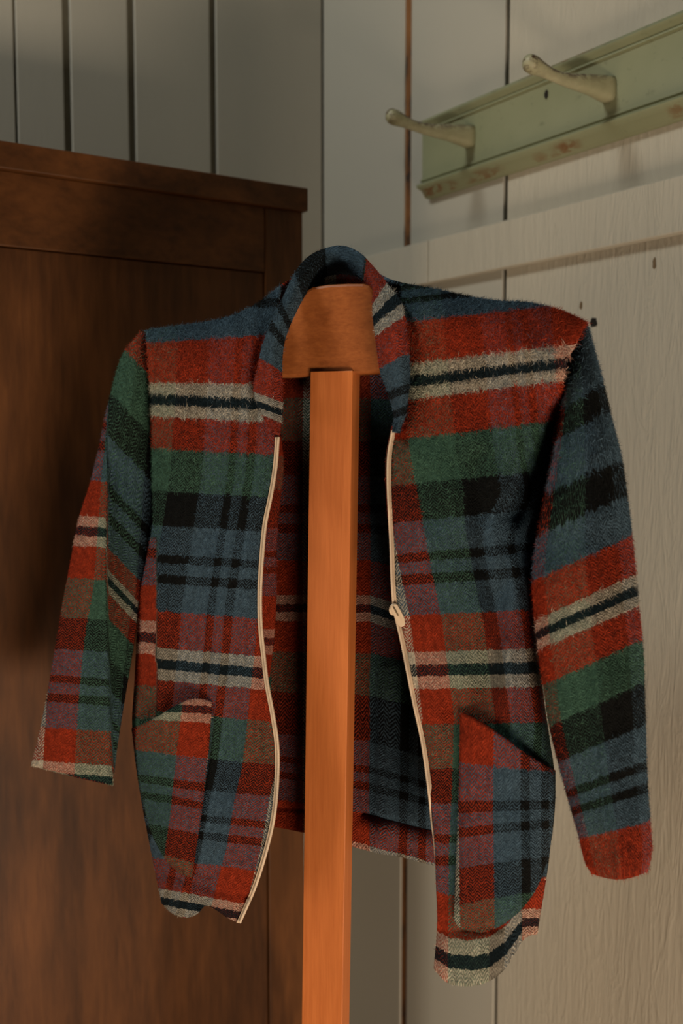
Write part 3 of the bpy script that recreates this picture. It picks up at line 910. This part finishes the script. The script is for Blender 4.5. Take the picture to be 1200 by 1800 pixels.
# --------------------------------------------------- collar
CO = [(474, 752), (452, 712), (445, 684), (452, 645), (463, 600), (480, 556), (500, 516), (516, 482), (540, 452), (572, 436), (604, 432), (632, 444), (656, 468), (682, 500), (705, 530), (713, 562), (717, 602), (720, 648), (718, 690), (713, 728), (702, 757)]
CI = [(492, 765), (497, 722), (497, 680), (496, 640), (501, 598), (520, 550), (546, 506), (566, 490), (600, 482), (634, 490), (650, 512), (655, 560), (661, 610), (668, 655), (684, 700), (691, 732), (689, 760)]
nl = 180; nc = 16
co = catmull(CO, nl); ci = catmull(CI, nl)
tt = np.linspace(0, 1, nl)
top = np.exp(-((tt - 0.52) / 0.125) ** 2)
f = np.linspace(0, 1, nc)[:, None]
PX = co[:, 0] * (1 - f) + ci[:, 0] * f; PY = co[:, 1] * (1 - f) + ci[:, 1] * f
offo = -0.056 + 0.010 * sstep(tt, 0.7, 1.0) + 0.090 * top
D = base(PX) + offo - 0.010 * np.sin(np.pi * f) + 0.010 * f * (1 - top) + 0.012 * f * top
D = D + wob(PX, PY, 14, 0.0012)
P = W(PX, PY, D)
arc = np.concatenate([[0], np.cumsum(np.sqrt((np.diff((co + ci) / 2, axis=0) ** 2).sum(1)))])
arcr = np.interp(arc, [0, 22, 62, 118, 268, 328, 330, 404, 405, 455, 515, 575, 650, 720], [145, 118, 60, 0, -150, -210, -150, -103, -285, -340, -398, -458, -533, -600])
V = np.broadcast_to(arcr, PX.shape) + 0 * PX
U = 412 + f * 45 + 0 * PX
collar = sheet('collar', P, U, V, 0.12 + 0 * PX, jacket, thick=0.005, nap=9000, nap_len=0.005, front=True)
# collar stand behind the fold (the layer that drops back to the neckline)
f2 = np.linspace(0, 1, 10)[:, None]
PX2 = co[:, 0] + f2 * (590 - co[:, 0]) * 0.02; PY2 = co[:, 1] + f2 * (34 * top + 6)
D2 = base(co[:, 0]) + offo + 0.004 + f2 * 0.02
sheet('collar_stand', W(PX2, PY2, D2), 330 - f2 * 60 + 0 * PX2, np.broadcast_to(arcr, PX2.shape) + 0 * PX2, 0.25 + 0 * PX2, jacket, front=False, nap=4000, nap_len=0.005)

# --------------------------------------------------- facing strip inside the left zip edge
FL = [(489, 768), (484, 820), (476, 870), (467, 920), (462, 970), (458, 1040), (459, 1100), (464, 1150), (469, 1190)]
FR = [(494, 764), (499, 815), (493, 880), (487, 950), (486, 1040), (483, 1110), (479, 1150), (474, 1190)]
PX, PY = coons([FL[0], FR[0]], [FL[-1], FR[-1]], FL, FR, 10, 90)
s = np.linspace(0, 1, 10)[None, :]
D = d_left(FL[3][0] + 0 * PX, PY) + 0.001 + 0.014 * s
V = np.interp(PY, [760, 850, 925, 1045, 1105, 1150, 1190], [118, 240, 306, 455, 518, 576, 615])
sheet('zip_facing', W(PX, PY, D), 470 + 44 * s + 0 * PX, V, 0.62 + 0 * PX, jacket, front=True, nap=1500, nap_len=0.004)
FR2 = [(690, 757), (684, 800), (683, 850), (685, 900), (688, 960), (690, 1020), (694, 1070)]
FL2 = [(688, 748), (678, 800), (677, 850), (680, 900), (685, 960), (688, 1020), (693, 1070)]
PX, PY = coons([FL2[0], FR2[0]], [FL2[-1], FR2[-1]], FL2, FR2, 8, 80)
s = np.linspace(0, 1, 8)[None, :]
D = d_right(np.broadcast_to(np.interp(PY, *zip(*[(p[1], p[0]) for p in RZ])), PX.shape), PY) + 0.002 + 0.012 * (1 - s)
V = np.interp(PY, RYT, LVT)
sheet('zip_facing', W(PX, PY, D), 118 + 50 * s + 0 * PX, V, 0.6 + 0 * PX, jacket, front=True, nap=1000, nap_len=0.004)

# --------------------------------------------------- patch pockets with slanted openings
def pocket(top, bot, left, right, dfun, uvf, lift, label):
    PX, PY = coons(top, bot, left, right, 44, 70)
    u = np.linspace(0, 1, 44)[None, :]; v = np.linspace(0, 1, 70)[:, None]
    rim = np.minimum(np.minimum(u, 1 - u) * 8, np.minimum((1 - v) * 10, 1)); rim = np.clip(rim, 0, 1)
    puff = lift * np.exp(-((v) / 0.30) ** 2) * np.sin(np.pi * np.clip(u * 0.9 + 0.05, 0, 1))
    D = dfun(PX, PY) - 0.0030 - 0.0030 * rim - puff
    U, V = uvf(PX, PY)
    ob = sheet('pocket', W(PX, PY, D), U, V, 0.5 + 0 * PX, jacket, thick=0.004, nap=6000, nap_len=0.0034)
    tag(ob, label)
    return ob
def uvp_l(px, py):
    # turned half round against the panel
    ye = py + 0.0 * px - np.where(px > 325, 0, -(325 - px) * 0.0)
    ye = ye - np.interp(py, [1240, 1330, 1500], [0.03, 0.12, 0.25]) * (px - 340)
    V = np.interp(ye, [1228, 1240, 1254, 1270, 1330, 1376, 1390, 1407, 1422, 1466, 1515, 1560], [118, 98, 80, 60, 0, -50, -65, -85, -100, -150, -208, -262])
    xb = np.interp(py, [1230, 1330, 1430, 1540], [322, 310, 300, 284])
    U = 173 - (px - xb)
    return U, V
pocket([(231, 1281), (260, 1268), (295, 1249), (325, 1233), (350, 1229), (372, 1235)], [(288, 1508), (302, 1524), (322, 1538), (337, 1542)],
       [(231, 1281), (240, 1350), (252, 1415), (268, 1470), (288, 1508)], [(372, 1235), (366, 1320), (356, 1410), (345, 1490), (337, 1542)], d_left, uvp_l, 0.010, 'patch pocket on the left front panel')
def uvp_r(px, py):
    ye = py - np.interp(py, [1260, 1380, 1450, 1620], [0.30, 0.05, -0.10, -0.20]) * (px - 850)
    V = np.interp(ye, [1240, 1345, 1425, 1440, 1465, 1480, 1530, 1585, 1660], [75, 0, -62, -76, -96, -110, -158, -212, -290])
    xb = np.interp(py, [1260, 1400, 1620], [868, 866, 869])
    U = -(px - xb)
    return U, V
pocket([(808, 1254), (845, 1272), (890, 1302), (935, 1331), (976, 1354)], [(797, 1618), (806, 1631), (830, 1637), (862, 1635), (886, 1624)],
       [(808, 1254), (807, 1340), (804, 1440), (800, 1540), (797, 1618)], [(976, 1354), (975, 1420), (966, 1490), (946, 1556), (915, 1600), (886, 1624)], d_right, uvp_r, 0.012, 'patch pocket on the right front panel')

# --------------------------------------------------- zip
def zip_side(edge, dfun, dx):
    E = catmull(edge, 420)
    D = dfun(E[:, 0], E[:, 1]) - 0.0012
    if dx > 0: D = D + 0.0095 * sstep(E[:, 1], 1370, 1450)      # tucks in behind the edge lower down
    n = len(E)
    # tape ribbon
    f = np.linspace(0, 1, 5)[:, None]
    PXt = E[:, 0] + dx * f * 7 - dx * 3.5; PYt = E[:, 1] + 0 * f
    Dt = np.broadcast_to(D, PXt.shape) - 0.0008 + f * 0.0004
    P = W(PXt, PYt, Dt)
    nv, nu = P.shape[:2]
    idx = np.arange(nv * nu).reshape(nv, nu)
    q = np.stack([idx[:-1, :-1], idx[1:, :-1], idx[1:, 1:], idx[:-1, 1:]], -1).reshape(-1, 4)
    me = pydata('zip_tape', P.reshape(-1, 3), q.tolist())
    tp = link('zip_tape', me, M['tape']); reparent(tp, jacket)
    sm = tp.modifiers.new('tape_thickness', 'SOLIDIFY'); sm.thickness = 0.0009; sm.offset = 0
    # coil of teeth along the edge
    P = W(E[:, 0] - dx * 2.5, E[:, 1], D - 0.0026)
    dense = catmull(P, 900)
    r = np.where(np.arange(900) % 3 == 0, 0.00145, 0.00115)
    te = tube('zip_teeth', dense, r, M['teeth'], None, 8)
    te.parent = tp; te.matrix_parent_inverse = Matrix.Identity(4)
    return tp, te
for tp, te in (zip_side(LZ[1:], d_left, -1), zip_side(RZ[:-5] + [(757, 1400), (761, 1440), (767, 1490), (772, 1560), (774, 1620)], d_right, 1)):
    te.matrix_parent_inverse = Matrix.Translation(-Vector(tp.location)); 
# teeth keep world place: the tape itself carries a parent inverse only
# slider and pull tab
def ell_ring(cx, cy, d, rx, ry, ang, n=24):
    out = []
    for k in range(n):
        a = 2 * math.pi * k / n
        x, y = rx * math.cos(a), ry * math.sin(a)
        out.append(W(cx + x * math.cos(ang) - y * math.sin(ang), cy + x * math.sin(ang) + y * math.cos(ang), d))
    return out
ds = float(d_right(694, 1068)) - 0.0065
vdir = W(694, 1068, ds + 0.005) - W(694, 1068, ds)
sl = prism('zip_slider', ell_ring(692, 1071, ds, 8.5, 11, 0.25), vdir * 1.2, M['slider'], jacket, 0.0012, True)
tag(sl, 'cream metal zip slider')
# tab: a slim plate with rounded end and slot
def tab_outline():
    pts = [(688, 1064), (696, 1062), (701, 1068), (712, 1092), (711, 1099), (705, 1102), (700, 1099), (690, 1078), (687, 1070)]
    return [W(x, y, ds - 0.0028) for x, y in catmull(pts + [pts[0]], 40)[:-1]]
tb = prism('pull_tab', tab_outline(), vdir * 0.32, M['slider'], None, 0.0005, False)
tb.parent = sl; tb.matrix_parent_inverse = Matrix.Identity(4)
bridge = tube('tab_loop', [W(x, y, ds - o) for x, y, o in [(690, 1066, 0.0), (692, 1068, 0.004), (696, 1075, 0.0048), (699, 1081, 0.004), (700, 1083, 0.0)]], [0.0007] * 5, M['knot'], None, 8)
bridge.parent = sl; bridge.matrix_parent_inverse = Matrix.Identity(4)

# ------------------------------------------------------------------ stand that carries the jacket
rt = np.array([math.cos(math.radians(21)), -math.sin(math.radians(21)), 0]); fwd = np.array([rt[1], -rt[0], 0]) * 1.0
fwd = np.array([-math.sin(math.radians(21)), -math.cos(math.radians(21)), 0])      # towards the viewer
pt_t = W(545, 660, 1.002); pt_b = W(530, 1790, 1.046)
dirp = (pt_b - pt_t) / (pt_b - pt_t)[2]                       # per metre of height
foot = pt_t + dirp * (0.03 - pt_t[2])
stand = empty('coat_stand', tuple(np.array([foot[0] + 0.02, foot[1] + 0.02, 0])))
tag(stand, 'honey brown wooden T shaped stand carrying the plaid jacket', 'coat stand')
PW, PD = 0.0455, 0.022
top0 = pt_t + dirp * 0.004
poly = [foot, foot + rt * PW, foot + rt * PW - fwd * PD, foot - fwd * PD]
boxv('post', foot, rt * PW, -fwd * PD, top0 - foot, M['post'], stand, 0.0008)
yk = [(548, 504), (575, 500), (610, 498), (638, 498), (649, 502), (657, 512), (663, 530), (670, 560), (700, 572), (760, 580), (840, 590), (920, 606), (940, 622), (925, 640), (850, 648), (760, 652), (672, 656), (497, 663),
      (430, 662), (350, 660), (318, 648), (312, 634), (330, 622), (400, 604), (455, 585), (490, 562), (512, 535), (530, 515)]
yp = []
P0y = W(560, 660, 1.004)
for (x, y) in yk:
    yp.append(hit(x, y, P0y, fwd))
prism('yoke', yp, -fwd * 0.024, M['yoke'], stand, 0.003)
c = foot + rt * PW / 2 - fwd * PD / 2
for a in (rt, fwd):
    b_ = np.cross(Z, a)
    o = np.array([c[0], c[1], 0]) - a * 0.24 - b_ * 0.0225
    if a is rt:
        boxv('foot', o, a * 0.48, b_ * 0.045, Z * 0.03, M['post'], stand, 0.002)
    else:
        for sgn in (-1, 1):
            boxv('foot', np.array([c[0], c[1], 0]) + a * 0.0232 * sgn - b_ * 0.0225, a * 0.21 * sgn, b_ * 0.045, Z * 0.03, M['post'], stand, 0.002)
